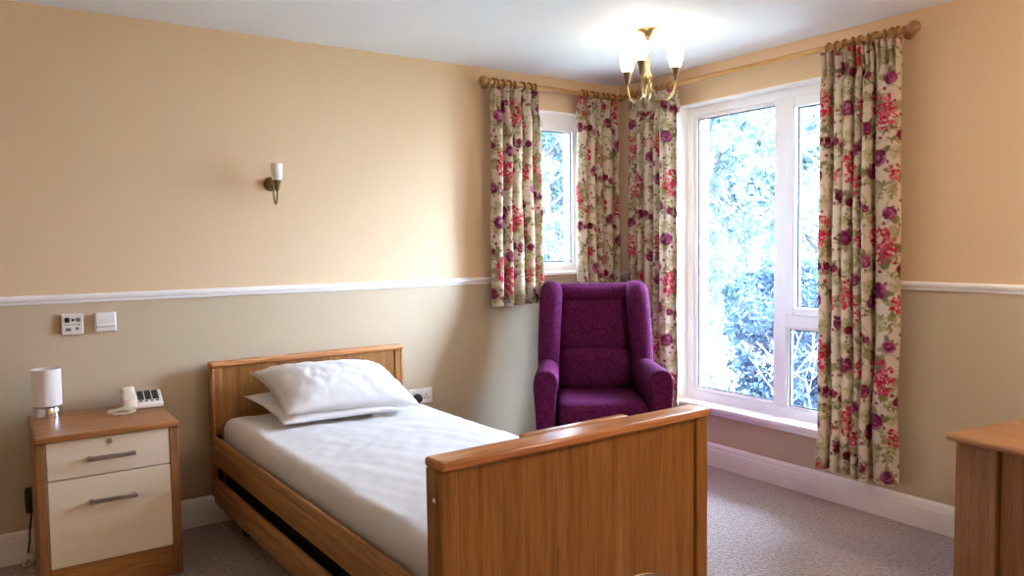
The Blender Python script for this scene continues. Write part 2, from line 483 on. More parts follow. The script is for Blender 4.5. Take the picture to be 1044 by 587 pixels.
# ------------------------------------------------------------------ curtains
CREAM = np.array(lin(220, 203, 181)[:3])
def paint(u, v, seed, anchor=None):
    """floral print evaluated at fabric coordinates (metres)"""
    rs = np.random.RandomState(seed)
    n = u.size
    col = np.tile(CREAM, (n, 1)).astype(np.float64)
    c = lambda *k: np.array(lin(*k)[:3])
    PINKS = [c(196, 34, 76), c(212, 62, 98), c(176, 24, 62), c(222, 98, 126), c(202, 44, 68)]
    PURP = [c(128, 38, 76), c(148, 58, 96), c(104, 30, 62), c(172, 96, 130)]
    WINE = [c(120, 24, 58), c(150, 40, 76), c(92, 20, 50)]
    LEAF = [c(150, 142, 92), c(168, 156, 110), c(126, 120, 78), c(182, 168, 126)]
    TAN = [c(188, 172, 134), c(204, 186, 152)]
    order = np.argsort(v); vs = v[order]
    def region(cu, cv, R):
        a = np.searchsorted(vs, cv - R); z = np.searchsorted(vs, cv + R)
        idx = order[a:z]
        return idx[np.abs(u[idx] - cu) < R]
    def ell(cu, cv, ru, rv, ang, color, soft=.0):
        R = max(ru, rv)
        i = region(cu, cv, R)
        if i.size == 0: return
        du, dv = u[i] - cu, v[i] - cv
        ca, sa = math.cos(ang), math.sin(ang)
        x, y = (du * ca + dv * sa) / ru, (-du * sa + dv * ca) / rv
        d = x * x + y * y
        m = d < 1
        k = np.clip((1 - d[m]) / .35, 0, 1)[:, None]
        col[i[m]] = col[i[m]] * (1 - k) + color * k
    def leaf(cu, cv, L, ang, color):
        ell(cu + math.cos(ang) * L / 2, cv + math.sin(ang) * L / 2, L / 2, L * .2, ang, color)
    def stem(cu, cv, L, ang, bend, color):
        for k in range(int(L / .004)):
            t = k * .004
            a = ang + bend * t / L
            cu += math.cos(a) * .004; cv += math.sin(a) * .004
            ell(cu, cv, .0036, .0036, 0, color)
        return cu, cv
    def sprig(cu, cv, ang, L):
        color = LEAF[rs.randint(4)]
        k = 0; t = 0
        a = ang
        while t < L:
            cu2, cv2 = stem(cu, cv, .02, a, .2, color)
            for s in (-1, 1):
                leaf(cu2, cv2, .024 + .016 * rs.rand(), a + s * (.6 + .3 * rs.rand()), LEAF[rs.randint(4)])
            cu, cv = cu2, cv2; t += .02; a += .18 * rs.randn()
        leaf(cu, cv, .035, a, color)
    def hydrangea(cu, cv, R, pal):
        for k in range(5): leaf(cu, cv, R * 1.5, rs.rand() * 6.28, LEAF[rs.randint(4)])
        for k in range(int(75 * (R / .07) ** 2)):
            q = R * math.sqrt(rs.rand()); a = rs.rand() * 6.28
            ell(cu + q * .8 * math.cos(a), cv + q * 1.1 * math.sin(a), .007 + .005 * rs.rand(), .005 + .004 * rs.rand(), rs.rand() * 3, pal[rs.randint(len(pal))])
        for k in range(8):
            q = R * math.sqrt(rs.rand()); a = rs.rand() * 6.28
            ell(cu + q * .8 * math.cos(a), cv + q * 1.1 * math.sin(a), .004, .004, 0, CREAM)
    def peony(cu, cv, R, pal):
        for k in range(3): leaf(cu, cv, R * 1.7, rs.rand() * 6.28, LEAF[rs.randint(4)])
        for ringr, num, s in ((.62, 8, .42), (.36, 6, .34), (.1, 3, .26)):
            for k in range(num):
                a = 6.28 * k / num + rs.rand() * .6
                ell(cu + R * ringr * math.cos(a), cv + R * ringr * math.sin(a), R * s, R * s * .7, a + 1.57, pal[rs.randint(len(pal))])
    def tan_flower(cu, cv, R):
        for k in range(7):
            a = 6.28 * k / 7
            ell(cu + R * .55 * math.cos(a), cv + R * .55 * math.sin(a), R * .42, R * .3, a, TAN[k % 2])
        ell(cu, cv, R * .22, R * .22, 0, LEAF[0])
    TU, TV = .33, .62
    motifs = []
    base = [('h', .10, .06, .078), ('p', .27, .02, .044), ('h', .30, .30, .072), ('p', .08, .27, .046), ('w', .20, .17, .032),
            ('p', .22, .44, .038), ('t', .05, .42, .05), ('w', .31, .47, .032), ('p', .13, .53, .036), ('t', .30, .15, .045), ('w', .02, .16, .026),
            ('h', .16, .34, .040), ('t', .24, .56, .04), ('t', .16, .25, .036)]
    sp = [(.04, .34, 1.2), (.2, .25, -.8), (.3, .4, 2.2), (.16, .36, 1.9), (.36, .2, 1.4), (.24, .53, .6), (.07, .48, -1.2), (.18, .1, 2.6), (.33, .57, 1.1),
          (.02, .02, 1.7), (.26, .1, -2.0), (.12, .18, .4)]
    buds = [(rs.rand() * TU, rs.rand() * TV, rs.randint(3)) for _ in range(54)]
    lines = [(rs.rand() * TU, rs.rand() * TV, rs.rand() * 6.28, .03 + .05 * rs.rand(), rs.randn()) for _ in range(46)]
    u0, u1, v0, v1 = u.min() - .1, u.max() + .1, v.min() - .1, v.max() + .1
    ou, ov = rs.rand() * TU, rs.rand() * TV
    if anchor:
        ou, ov = anchor[0] - .10, anchor[1] - .06
        k = math.floor(ou / TU); ou -= k * TU
        if k % 2: ov += TV * .5
        ov %= TV
    for iu in range(int(math.floor(u0 / TU)) - 1, int(math.ceil(u1 / TU)) + 1):
        for iv in range(int(math.floor(v0 / TV)) - 1, int(math.ceil(v1 / TV)) + 1):
            bu = iu * TU + ou; bv = iv * TV + ov + (iu % 2) * TV * .5
            if bv < v0 - TV or bv > v1 + .1: continue
            for (x, y, a, l, bd) in lines: stem(bu + x, bv + y, l, a, bd, TAN[int(l * 1000) % 2] * .86)
            for (x, y, a) in sp: sprig(bu + x, bv + y, a, .07)
            for (x, y, k) in buds:
                ell(bu + x, bv + y, .006 + .004 * (k == 1), .009, .3, (WINE + PURP)[k] if k < 2 else LEAF[2])
            for (k, x, y, R) in base:
                if k == 't': tan_flower(bu + x, bv + y, R)
            for (k, x, y, R) in base:
                if k == 'h': hydrangea(bu + x, bv + y, R, PINKS)
                if k == 'p': peony(bu + x, bv + y, R, PURP)
                if k == 'w':
                    peony(bu + x - R * .6, bv + y, R * .8, WINE); peony(bu + x + R * .7, bv + y + R * .7, R * .7, PURP)
    return np.clip(col, 0, 1)

def catmull(pts, n):
    pts = [pts[0]] + list(pts) + [pts[-1]]
    out = []
    m = len(pts) - 3
    for i in range(n):
        t = i / (n - 1) * m
        k = min(int(t), m - 1); t -= k
        p0, p1, p2, p3 = [np.array(p, float) for p in pts[k:k + 4]]
        out.append(.5 * (2 * p1 + (p2 - p0) * t + (2 * p0 - 5 * p1 + 4 * p2 - p3) * t * t + (3 * p1 - p0 - 3 * p2 + p3) * t ** 3))
    return np.array(out)

def curtain(name, P, a0, a1, ztop, zbot, plan, seed, label, flare=0.0, slant=0.0, rings=6, d0=.10, step=.0052, zrod=2.30, axis='x', lean=0.0, zslope=0.0, anchor=None):
    """plan: list of (t, depth) in hanging order; P(a, d) -> world xy with d measured into the room from the wall"""
    root = thing(name, label, 'curtain', group='floral curtains')
    pl = catmull(plan, 700)
    W = a1 - a0
    xy = np.c_[pl[:, 0] * W, pl[:, 1]]
    seg = np.r_[0, np.cumsum(np.hypot(*np.diff(xy, axis=0).T))]
    L = seg[-1]
    nu = int(L / step); nv = int((ztop - zbot) / step)
    s = np.linspace(0, L, nu)
    tx = np.interp(s, seg, xy[:, 0]); dy = np.interp(s, seg, xy[:, 1])
    rs = np.random.RandomState(seed)
    ph = rs.rand(6) * 6.28
    U = np.repeat(s[None, :], nv, 0); vv = np.linspace(0, ztop - zbot, nv)
    V = np.repeat(vv[:, None], nu, 1)
    h = V / (ztop - zbot)
    # pinched heading in the top 12 cm, folds opening lower down
    pin = np.clip((V - .09) / .10, 0, 1); pin = pin * pin * (3 - 2 * pin)
    amp = .55 + .45 * pin + .12 * h
    waist = np.exp(-((V - .10) / .045) ** 2)
    head = (1 - pin) * (.012 * np.sin(U * 2 * PI / .036) + .008 * np.sin(U * 2 * PI / .11)) - .012 * waist
    A = tx[None, :] * np.ones_like(V)
    ctr = W / 2
    A = ctr + (A - ctr) * (1 + flare * h - .05 * waist * 0) + slant * h * W
    A = A + .006 * np.sin(V * 5 + ph[0] + U * 3) * h + .004 * np.sin(V * 11 + ph[1] + U * 6) * h
    D = dy[None, :] * amp + head + .006 * np.sin(V * 4.3 + ph[2] + U * 9) * h + lean * h
    D = np.maximum(d0 + D, .022 + .036 * ((ztop - V) < BZ0 + .05) * (axis == 'y'))
    Z = ztop - V + .004 * np.sin(U * 40) * (1 - pin) - .004 * np.sin(U * 7 + ph[3]) * h + zslope * h * (A / W)
    a = (a0 + A).ravel(); d = D.ravel()
    X, Y = P(a, d)
    co = np.c_[X, Y, Z.ravel()]
    faces = []
    idx = np.arange(nu * nv).reshape(nv, nu)
    q = np.stack([idx[:-1, :-1], idx[1:, :-1], idx[1:, 1:], idx[:-1, 1:]], -1).reshape(-1, 4)
    me = bpy.data.meshes.new('cloth')
    me.vertices.add(len(co)); me.vertices.foreach_set('co', co.ravel())
    me.loops.add(q.size); me.polygons.add(len(q))
    me.loops.foreach_set('vertex_index', q.ravel())
    me.polygons.foreach_set('loop_start', np.arange(0, q.size, 4))
    me.polygons.foreach_set('use_smooth', np.ones(len(q), bool))
    me.update(calc_edges=True)
    colr = np.ones((len(co), 4)); colr[:, :3] = paint(U.ravel(), V.ravel(), seed, (L - anchor[0], anchor[1]) if anchor else None)
    at = me.color_attributes.new('print', 'FLOAT_COLOR', 'POINT')
    at.data.foreach_set('color', colr.ravel())
    me.materials.append(M['print'])
    cl = bpy.data.objects.new('cloth', me); link(cl, root)
    md = cl.modifiers.new('thickness', 'SOLIDIFY'); md.thickness = .0022; md.offset = 0
    # rings round the pole
    proto = None
    for k in range(rings):
        t = (k + .35 + .3 * rs.rand()) / rings
        ax = a0 + .012 + (W - .024) * t
        ang = rs.uniform(-.6, .6)
        if proto is None:
            bm = B()
            pts = [(0, .0245 * math.cos(x), .0245 * math.sin(x)) for x in np.linspace(0, 2 * PI, 22, endpoint=False)]
            tube(bm, pts, .0068, 8, closed=True)
            lathe(bm, [(.001, -.041), (.0022, -.040), (.0022, -.027), (.001, -.026)], 8)
            o = obj('ring', bm, M['ringwood'], root, smooth=True, angle=180)
            proto = o
        else:
            o = proto.copy(); link(o, root)
        x, y = P(ax, .10)
        o.location = (x, y, zrod - .0075)
        o.rotation_euler = (0, 0, (0 if axis == 'x' else PI / 2) + ang)
    return root

PX = lambda a, d: (a, -d)       # bed wall: a = x
PY = lambda a, d: (-d, -a)      # window wall: a = -y

def folds(n, seed, amp=.04, over=.25, lo=0, hi=1):
    rs = random.Random(seed); pts = [(lo, -.01)]
    ws = [rs.uniform(.55, 1.5) for _ in range(n)]; tot = sum(ws); pos = lo
    for i in range(n):
        w = (hi - lo) * ws[i] / tot; c = pos + w * .5; pos += w; a = amp * rs.uniform(.8, 1.15)
        pts += [(c - w * (.42 + over * .3) * rs.uniform(.8, 1), a * .25), (c - w * .22, a), (c + w * .16, a * rs.uniform(.85, 1)), (c + w * (.36 + over * .3), -a * .55), (c + w * .5, -a * .8)]
    pts[-1] = (hi, -.01)
    return pts

Z0 = 2.272
curtain('curtain', PX, -1.098, -.752, Z0, .985, folds(5, 4, .044), 21, 'short floral curtain at the left of the small window, hem just below the dado rail', flare=.06, rings=7, axis='x')
curtain('curtain', PX, -.447, -.118, Z0, .985, folds(5, 9, .038), 5, 'short floral curtain in the room corner, hanging behind the purple armchair', flare=.04, rings=7, axis='x')
curtain('curtain', PY, .205, .60, Z0, .20, folds(5, 15, .044), 33, 'long floral curtain at the left edge of the large window beside the armchair', flare=.02, rings=7, axis='y')
c4 = [(0, -.01), (.01, .03), (.06, .045), (.12, .03), (.135, -.03), (.16, -.045), (.19, .0), (.21, .035), (.27, .045), (.315, .02), (.325, .03), (.38, .045), (.425, .03), (.435, -.03), (.46, -.045),
      (.475, .0), (.49, .035), (.53, .042), (.57, .015), (.585, .03), (.63, .046), (.675, .03), (.68, -.035), (.70, -.045), (.715, -.01), (.75, .022), (.84, .03), (.93, .026), (.985, .01), (1, -.012)]
curtain('curtain', PY, 1.597, 1.985, Z0, .195, c4, 8, 'long floral curtain at the right edge of the large window, next to the bare wall', flare=.04, rings=9, axis='y', slant=.03, anchor=(.085, .95))

def pole(name, p0, p1, axis, mat, label, finial0, finial1, brackets, zr=2.30):
    root = thing(name, label, 'curtain pole', group='curtain poles')
    p0, p1 = Vector(p0), Vector(p1)
    d = (p1 - p0).normalized()
    b = B(); tube(b, [p0, p1], .0145, 16); obj('rod', b, mat, root, smooth=True, angle=60)
    Mx = d.to_track_quat('Z', 'Y').to_matrix().to_4x4()
    prof = [(.0145, 0), (.017, .001), (.017, .010), (.012, .014), (.012, .018), (.020, .024), (.027, .034), (.0295, .046), (.027, .058), (.019, .068), (.008, .073), (.001, .074)]
    if finial0:
        b = B(); lathe(b, prof, 20, Matrix.Translation(p0) @ Mx @ RX(180)); obj('finial', b, M['ringwood'], root, smooth=True, angle=60)
    if finial1:
        b = B(); lathe(b, prof, 20, Matrix.Translation(p1) @ Mx); obj('finial', b, M['ringwood'], root, smooth=True, angle=60)
    for q in brackets:
        b = B()
        x, y = q
        if axis == 'x':
            tube(b, [(x, 0, zr), (x, -.085, zr)], .009, 10); lathe(b, [(.026, 0), (.026, .006), (.018, .012), (.009, .014)], 16, T(x, 0, zr) @ RX(90))
            pts = [(x, -.1 + .019 * math.cos(a), zr + .019 * math.sin(a)) for a in np.linspace(0, 2 * PI, 18, endpoint=False)]
        else:
            tube(b, [(0, y, zr), (-.085, y, zr)], .009, 10); lathe(b, [(.026, 0), (.026, .006), (.018, .012), (.009, .014)], 16, T(0, y, zr) @ RY(-90))
            pts = [(-.1 + .019 * math.cos(a), y, zr + .019 * math.sin(a)) for a in np.linspace(0, 2 * PI, 18, endpoint=False)]
        tube(b, pts, .005, 8, closed=True)
        obj('bracket', b, M['ringwood'], root, smooth=True, angle=50)
    return root
pole('curtain_pole', (-1.108, -.10, 2.30), (-.055, -.10, 2.30), 'x', M['polewood'], 'short honey wood curtain pole above the small window', True, False, [(-1.085, 0), (-.085, 0)])
pole('curtain_pole', (-.10, -.16, 2.30), (-.10, -2.0, 2.30), 'y', M['polewood_y'], 'long honey wood curtain pole above the large window', False, True, [(0, -.185), (0, -2.0 + .025 - .0)])

# ------------------------------------------------------------------ bed
TH = math.degrees(.0283)
BL = (-2.203, -.09, 0)
bed = thing('care_bed', 'single oak care bed with wooden headboard, footboard and side rails', 'bed', BL, math.radians(TH))
def part(name, bm, mat, parent=bed, **k): return obj(name, bm, mat, parent, **k)
hw, HZ = .515, .806
# headboard: front face at y=0, back to +.045
b = B(); box(b, -hw + .05, hw - .05, .008, .030, .20, HZ - .026); hb = part('headboard', b, M['oak_z'])
for s in (-1, 1):
    b = B(); x = s * (hw - .026); box(b, x - .0255, x + .0255, .0, .048, .15, HZ - .026); obj('post', b, M['oak_z'], hb, bevel=.006)
    b = B(); x = s * (hw - .012); box(b, x - .004, x + .004, -.003, .002, .20, HZ - .03); obj('edge_strip', b, M['beech_x'], hb, bevel=.002)
b = B(); box(b, -hw, hw, -.012, .055, HZ - .026, HZ); obj('cap_rail', b, M['beech_x'], hb, bevel=.009, seg=3)
# footboard
fy = -2.05
b = B(); box(b, -hw + .045, hw - .045, fy - .062, fy - .02, .16, HZ - .026); fb = part('footboard', b, M['oak_z'])
for s in (-1, 1):
    b = B(); x = s * (hw - .028); box(b, x - .0265, x + .0265, fy - .075, fy, .10, HZ - .026); obj('post', b, M['oak_z'], fb, bevel=.006)
b = B(); box(b, -hw, hw, fy - .088, fy + .004, HZ - .027, HZ); obj('cap_rail', b, M['beech_x'], fb, bevel=.009, seg=3)
b = B(); box(b, -.185, .225, fy + .004, fy + .036, HZ - .04, HZ + .001); obj('inner_ledge', b, M['beech_x'], fb, bevel=.005)
# oval hand hole at the foot of the panel, pale metal lining with bright rim
hc = (.185, fy - .062, .268)
b = B()
ring = [(hc[0] + .115 * math.cos(a), hc[1] - .001, hc[2] + .05 * math.sin(a)) for a in np.linspace(0, 2 * PI, 40, endpoint=False)]
tube(b, ring, .0075, 8, closed=True); obj('hole_rim', b, M['chrome'], fb, smooth=True, angle=180)
b = B()
loft(b, [[(hc[0] + .112 * s * math.cos(a), hc[1] + d, hc[2] + .047 * s * math.sin(a)) for a in np.linspace(0, 2 * PI, 40, endpoint=False)] for s, d in ((1, .001), (.96, -.002))])
obj('hole_plate', b, M['steel_pale'], fb, smooth=True, angle=30)
b = B(); lathe(b, [(.009, 0), (.009, .004), (.006, .006)], 14, T(-hw + .0015, fy - .05, .70) @ RY(-90)); obj('bolt', b, M['chrome'], fb, smooth=True, angle=40)
# side rails
def rail_bm(s, z0, z1):
    x = s * .502; t = .013
    prof = [(-t, z0 + .006), (-t + .004, z0), (t - .004, z0), (t, z0 + .006), (t, z1 - .045), (t - .004, z1 - .040), (t - .004, z1 - .034), (t, z1 - .029), (t, z1 - .014), (t - .005, z1 - .004),
            (0, z1), (-t + .004, z1 - .003), (-t, z1 - .010)]
    b = B()
    loft(b, [[(x + s * px, -.002 + .0, pz) for px, pz in prof], [(x + s * px, fy + .002, pz) for px, pz in prof]])
    return b
for s in (-1, 1):
    part('side_rail', rail_bm(s, .318, .452), M['oak_y'], bevel=.003)
    part('side_rail', rail_bm(s, .128, .250), M['oak_y'], bevel=.003)
    # rail end fixings on the head post
    for y in (-.012, fy + .012):
        b = B(); box(b, s * .486 - .006, s * .486 + .006, y - .011, y + .011, .11, .46); part('rail_channel', b, M['dark_metal'], bevel=.002)
# steel base, legs and castors
b = B(); box(b, -.44, .44, fy + .03, -.03, .345, .378); 
for y in np.linspace(-.2, fy + .2, 6): box(b, -.43, .43, y - .03, y + .03, .378, .386)
part('mattress_platform', b, M['dark_metal'], bevel=.004)
for s in (-1, 1):
    b = B(); box(b, s * .45 - .012, s * .45 + .012, fy + .03, -.03, .20, .345); part('chassis_beam', b, M['dark_metal'], bevel=.003)
b = B()
for x in (-.34, .34): box(b, x - .025, x + .025, fy + .12, -.12, .16, .20)
for y in (-.2, fy + .2): box(b, -.34, .34, y - .025, y + .025, .16, .20)
for x in (-.30, .30):
    tube(b, [(x, -.5, .19), (x, -1.5, .35)], .018, 8); tube(b, [(x, -1.5, .19), (x, -.5, .35)], .018, 8)
part('undercarriage', b, M['dark_metal'], bevel=.004)
for x in (-.42, .42):
    for y in (-.19, fy + .19):
        b = B(); tube(b, [(x, y, .17), (x, y, .095)], .011, 8)
        box(b, x - .022, x + .022, y - .02, y + .02, .075, .10)
        cst = part('castor', b, M['steel_pale'], bevel=.004)
        b = B(); lathe(b, [(.012, -.014), (.046, -.013), (.048, -.008), (.048, .008), (.046, .013), (.012, .014)], 24, T(x, y, .048) @ RY(90)); obj('wheel', b, M['black_plastic'], cst, smooth=True, angle=40)
        b = B(); box(b, -.34 if x < 0 else .34, x, y - .02, y + .02, .165, .195)
        obj('castor_arm', b, M['dark_metal'], cst)

# mattress and sheet
ma = thing('mattress', 'navy mattress under the white sheet, edge dark above the bed rail', 'mattress', (BL[0], BL[1], .3865), math.radians(TH))
b = B(); cushion(b, .445, .985, .066, .03, T(0, -1.03, .0665), n=8); obj('mattress_cover', b, M['navy'], ma, smooth=True, angle=180)

def linen():
    b = B()
    HX, HY = .462, 1.008
    cy = -1.03
    zt, zb = .533, .405
    nx, ny = 70, 150
    grid = []
    for j in range(ny + 1):
        row = []
        t = j / ny * 2 - 1
        for i in range(nx + 1):
            s = i / nx * 2 - 1
            # unfolded half width includes the drop
            half = HX + (zt - zb); ln = HY + (zt - zb)
            a, c = s * half, t * ln
            def fold(q, H):
                r_ = .045; m = abs(q); sg = 1 if q >= 0 else -1
                flat = H - r_
                if m <= flat: return q, 0
                arc = r_ * PI / 2
                if m <= flat + arc:
                    th = (m - flat) / r_; return sg * (flat + r_ * math.sin(th)), r_ * (1 - math.cos(th))
                return sg * H, r_ + (m - flat - arc)
            x, dx = fold(a, HX); y, dyy = fold(c, HY)
            drop = max(dx, dyy) if min(dx, dyy) < .02 else math.hypot(dx, dyy) * .8
            z = zt - min(drop, zt - zb + .01)
            p = Vector((x, cy + y, z))
            n1 = mnoise.noise(Vector((x * 3.0, y * 2.2, 1.3)))
            n2 = mnoise.noise(Vector((x * 9 + y * 4, y * 3 - x * 2, 4.7)))
            n3 = mnoise.noise(Vector((x * 16 - y * 10, y * 9 + x * 3, 9.1)))
            wob = .008 * n1 + .006 * abs(n2) + .0025 * n3
            if drop < .01: p.z += wob
            else:
                sx = 1 if x > 0 else -1
                p.x += sx * (.004 * mnoise.noise(Vector((y * 14, z * 6, 2))) + .004) * min(1, dx / .05)
                p.y += (.004 * mnoise.noise(Vector((x * 14, z * 6, 5)))) * min(1, dyy / .05)
                p.z += wob * max(0, 1 - drop / .05)
            row.append(b.verts.new(p))
        grid.append(row)
    for j in range(ny):
        for i in range(nx):
            b.faces.new((grid[j][i], grid[j][i + 1], grid[j + 1][i + 1], grid[j + 1][i]))
    return b
sh = obj('bed_sheet', linen(), M['linen'], None, smooth=True, angle=180)
sh.location = BL; sh.rotation_euler = (0, 0, math.radians(TH))
m_ = sh.modifiers.new('thickness', 'SOLIDIFY'); m_.thickness = .003; m_.offset = 0
tag(sh, 'smooth white sheet tucked over the bed mattress', 'bed sheet')

def pillow(BLc, BRc, FRc, FLc, thick, seed, label, sink=.35):
    b = B(); n = 46
    c = [Vector(p) for p in (FLc, FRc, BRc, BLc)]
    nrm = ((c[1] - c[0]).cross(c[3] - c[0])).normalized()
    rs = random.Random(seed)
    def surf(sgn):
        g = []
        for j in range(n + 1):
            row = []
            for i in range(n + 1):
                uu, vv = i / n * 2 - 1, j / n * 2 - 1
                # edges bow inwards so corners read as pillow ears
                ku = 1 - .05 * (1 - vv * vv) * abs(uu) ** 3; 
                s, t = (uu * (1 - .07 * (1 - vv * vv)) + 1) / 2, (vv * (1 - .09 * (1 - uu * uu)) + 1) / 2
                p = c[0] * (1 - s) * (1 - t) + c[1] * s * (1 - t) + c[2] * s * t + c[3] * (1 - s) * t
                prof = ((1 - abs(uu) ** 3.6) * (1 - abs(vv) ** 3.0)) ** .58
                hgt = thick * prof * (1 - sink if sgn > 0 else sink)
                w = .011 * abs(mnoise.noise(Vector((s * 8 + seed + t * 1.5, t * 2.2, seed)))) + .006 * abs(mnoise.noise(Vector((s * 19 - t * 4, t * 5, seed * 2.)))) * (1 + 1.2 * abs(uu))
                edge = (1 - prof)
                w2 = .012 * mnoise.noise(Vector((s * 11 + 3, t * 9, seed + .5))) * min(1, prof * 3) * edge
                row.append((p + nrm * sgn * (hgt - (w * prof if sgn > 0 else 0)) + nrm * w2))
            g.append(row)
        return g
    top, bot = surf(1), surf(-1)
    tv = [[b.verts.new(p) for p in r_] for r_ in top]
    bv = [[tv[j][i] if i in (0, n) or j in (0, n) else b.verts.new(bot[j][i]) for i in range(n + 1)] for j in range(n + 1)]
    for j in range(n):
        for i in range(n):
            b.faces.new((tv[j][i], tv[j][i + 1], tv[j + 1][i + 1], tv[j + 1][i]))
            b.faces.new((bv[j][i], bv[j + 1][i], bv[j + 1][i + 1], bv[j][i + 1]))
    o = obj('pillow', b, M['pillowcase'], None, smooth=True, angle=180)
    return tag(o, label, 'pillow', 'bed pillows')
pillow((-2.585, -.17, .640), (-1.86, -.15, .615), (-1.93, -.60, .560), (-2.52, -.555, .562), .075, 3, 'lower white pillow lying flat on the sheet, mostly covered by another', .3)
pillow((-2.545, -.150, .745), (-1.86, -.150, .715), (-1.855, -.60, .572), (-2.50, -.545, .600), .118, 8, 'upper white pillow propped on another against the oak headboard', .05)

# ------------------------------------------------------------------ bedside cabinet
CX0, CX1, CY0, CY1, CZ = -3.455, -2.948, -.555, -.055, .645
cab = thing('bedside_cabinet', 'oak bedside cabinet with two cream drawer fronts against the wall', 'cabinet', ((CX0 + CX1) / 2, (CY0 + CY1) / 2, 0))
ox, oy = (CX0 + CX1) / 2, (CY0 + CY1) / 2
W2, D2 = (CX1 - CX0) / 2, (CY1 - CY0) / 2
b = B(); box(b, -W2, W2, -D2, D2, CZ - .024, CZ); obj('top', b, M['oaktop_x'], cab, bevel=.007, seg=3)
for s in (-1, 1):
    b = B(); x = s * (W2 - .0185); box(b, x - .0165, x + .0165, -D2 + .015, D2 - .005, 0, CZ - .024); obj('side_panel', b, M['dark_oak_z'], cab, bevel=.002)
b = B(); box(b, -W2 + .035, W2 - .035, -D2 + .022, -D2 + .04, 0, .125); obj('plinth', b, M['oak_x'], cab, bevel=.001)
b = B(); box(b, -W2 + .035, W2 - .035, D2 - .02, D2 - .008, 0.02, CZ - .024); obj('back_panel', b, M['cream'], cab)
for z0, z1 in ((.12, .135), (.462, .474)):
    b = B(); box(b, -W2 + .035, W2 - .035, -D2 + .04, D2 - .02, z0, z1); obj('shelf', b, M['oak_x'], cab)
def handle(parent, x0, x1, z, y, rise=0):
    b = B()
    box(b, x0, x1, y - .030, y - .022, z - .009, z + .009)
    for x in (x0 + .012, x1 - .012): box(b, x - .006, x + .006, y - .024, y, z - .007, z + .007)
    return obj('handle', b, M['nickel'], parent, bevel=.003)
fyc = -D2 + .017
for (z0, z1, zh) in ((.4715, CZ - .027, .541), (.128, .4665, .372)):
    b = B(); box(b, -W2 + .037, W2 - .037, fyc, fyc + .018, z0, z1); dr = obj('drawer', b, M['cream'], cab, bevel=.002)
    handle(dr, -3.285 - ox, -3.112 - ox, zh, fyc)
    if z1 > .6:
        b = B(); lathe(b, [(.011, 0), (.011, .003), (.008, .005), (.0075, .004)], 18, T(-3.202 - ox, fyc, .597) @ RX(90)); lk = obj('lock', b, M['nickel'], dr, smooth=True, angle=40)

# table lamp
lx, ly = -3.385, -.125
lamp = thing('table_lamp', 'small white drum table lamp on a chrome base on the bedside cabinet', 'lamp', (lx, ly, CZ))
b = B(); lathe(b, [(.052, 0), (.054, .002), (.054, .040), (.052, .043), (.03, .044), (.012, .046), (.012, .06), (.001, .06)], 32); obj('base', b, M['chrome'], lamp, smooth=True, angle=40)
b = B()
lathe(b, [(.0555, .050), (.0555, .204), (.0540, .204), (.0540, .050), (.0555, .050)], 40, cap=False)
obj('lamp_shade', b, M['lampshade'], lamp, smooth=True, angle=40)
b = B(); lathe(b, [(.011, .058), (.018, .075), (.024, .10), (.022, .125), (.010, .14), (.001, .142)], 20); obj('bulb', b, M['frost_off'], lamp, smooth=True, angle=180)

# telephone
tel = thing('telephone', 'white corded telephone with large black keys on the bedside cabinet', 'telephone', (-3.018, -.155, CZ), math.radians(-4))
b = B()
prof = [(-.072, 0), (-.072, .020), (-.06, .027), (.06, .058), (.072, .056), (.075, .046), (.075, 0)]
loft(b, [[(x, y, z + .003) for y, z in prof] for x in (-.085, .075)]); obj('phone_base', b, M['white_plastic'], tel, bevel=.006)
sl = math.atan2(.031, .12)
def on_slope(x, t, h=0):      # t along the slope from the front
    return Vector((x, -.06 + t * math.cos(sl) - h * math.sin(sl), .030 + t * math.sin(sl) + h * math.cos(sl)))
Ms = Matrix.Rotation(sl, 4, 'X')
for rr in range(4):
    for cc in range(3):
        p = on_slope(-.012 + cc * .030, .034 + rr * .023)
        b = B(); box(b, -.0125, .0125, -.0088, .0088, -.003, .006, T(*p) @ Ms); obj('key', b, M['key_dark'], tel, bevel=.002)
for cc in range(4):
    p = on_slope(-.014 + cc * .022, .010)
    b = B(); box(b, -.006, .006, -.004, .004, -.002, .003, T(*p) @ Ms); obj('function_key', b, M['key_dark'], tel, bevel=.001)
# handset lies front to back on the left of the base
b = B()
hs = []
for t in np.linspace(-1, 1, 21):
    y = t * .092
    k = abs(t)
    drop = .0 if k < .55 else ((k - .55) / .45) ** 1.6 * .012
    hz = .010 if k < .55 else .010 + .012 * math.sin(min(1, (k - .55) / .38) * PI * .5)
    hx = .021 + .006 * (1 if k > .6 else k)
    if k > .96: hx *= .75; hz *= .7
    zc = .066 + y * .16 - drop - (hz - .010)
    hs.append([(-.058 + qx, y, zc + qz) for qx, qz in rrect(0, 0, hx, hz, .009, 4)])
loft(b, hs); obj('handset', b, M['cream_plastic'], tel, smooth=True, angle=60)
b = B()
pts = []
N_ = 420
for k in range(N_ + 1):
    t = k / N_
    a = -2.2 + t * 7.4
    rad = .050 - .010 * t
    cx, cyy = -.098 + rad * math.cos(a) * 1.1, -.128 + rad * .75 * math.sin(a)
    if t > .8:
        q = (t - .8) / .2; cx = cx * (1 - q) + -.062 * q; cyy = cyy * (1 - q) + -.088 * q
    zz = .009 + .010 * t + (max(0, t - .8) / .2) * .022
    w = t * 42 * 2 * PI
    pts.append((cx + .0045 * math.cos(w) * math.cos(a), cyy + .0045 * math.cos(w) * math.sin(a), zz + .0045 * math.sin(w)))
tube(b, pts, .0024, 5); obj('coiled_cord', b, M['cream_plastic'], tel, smooth=True, angle=180)

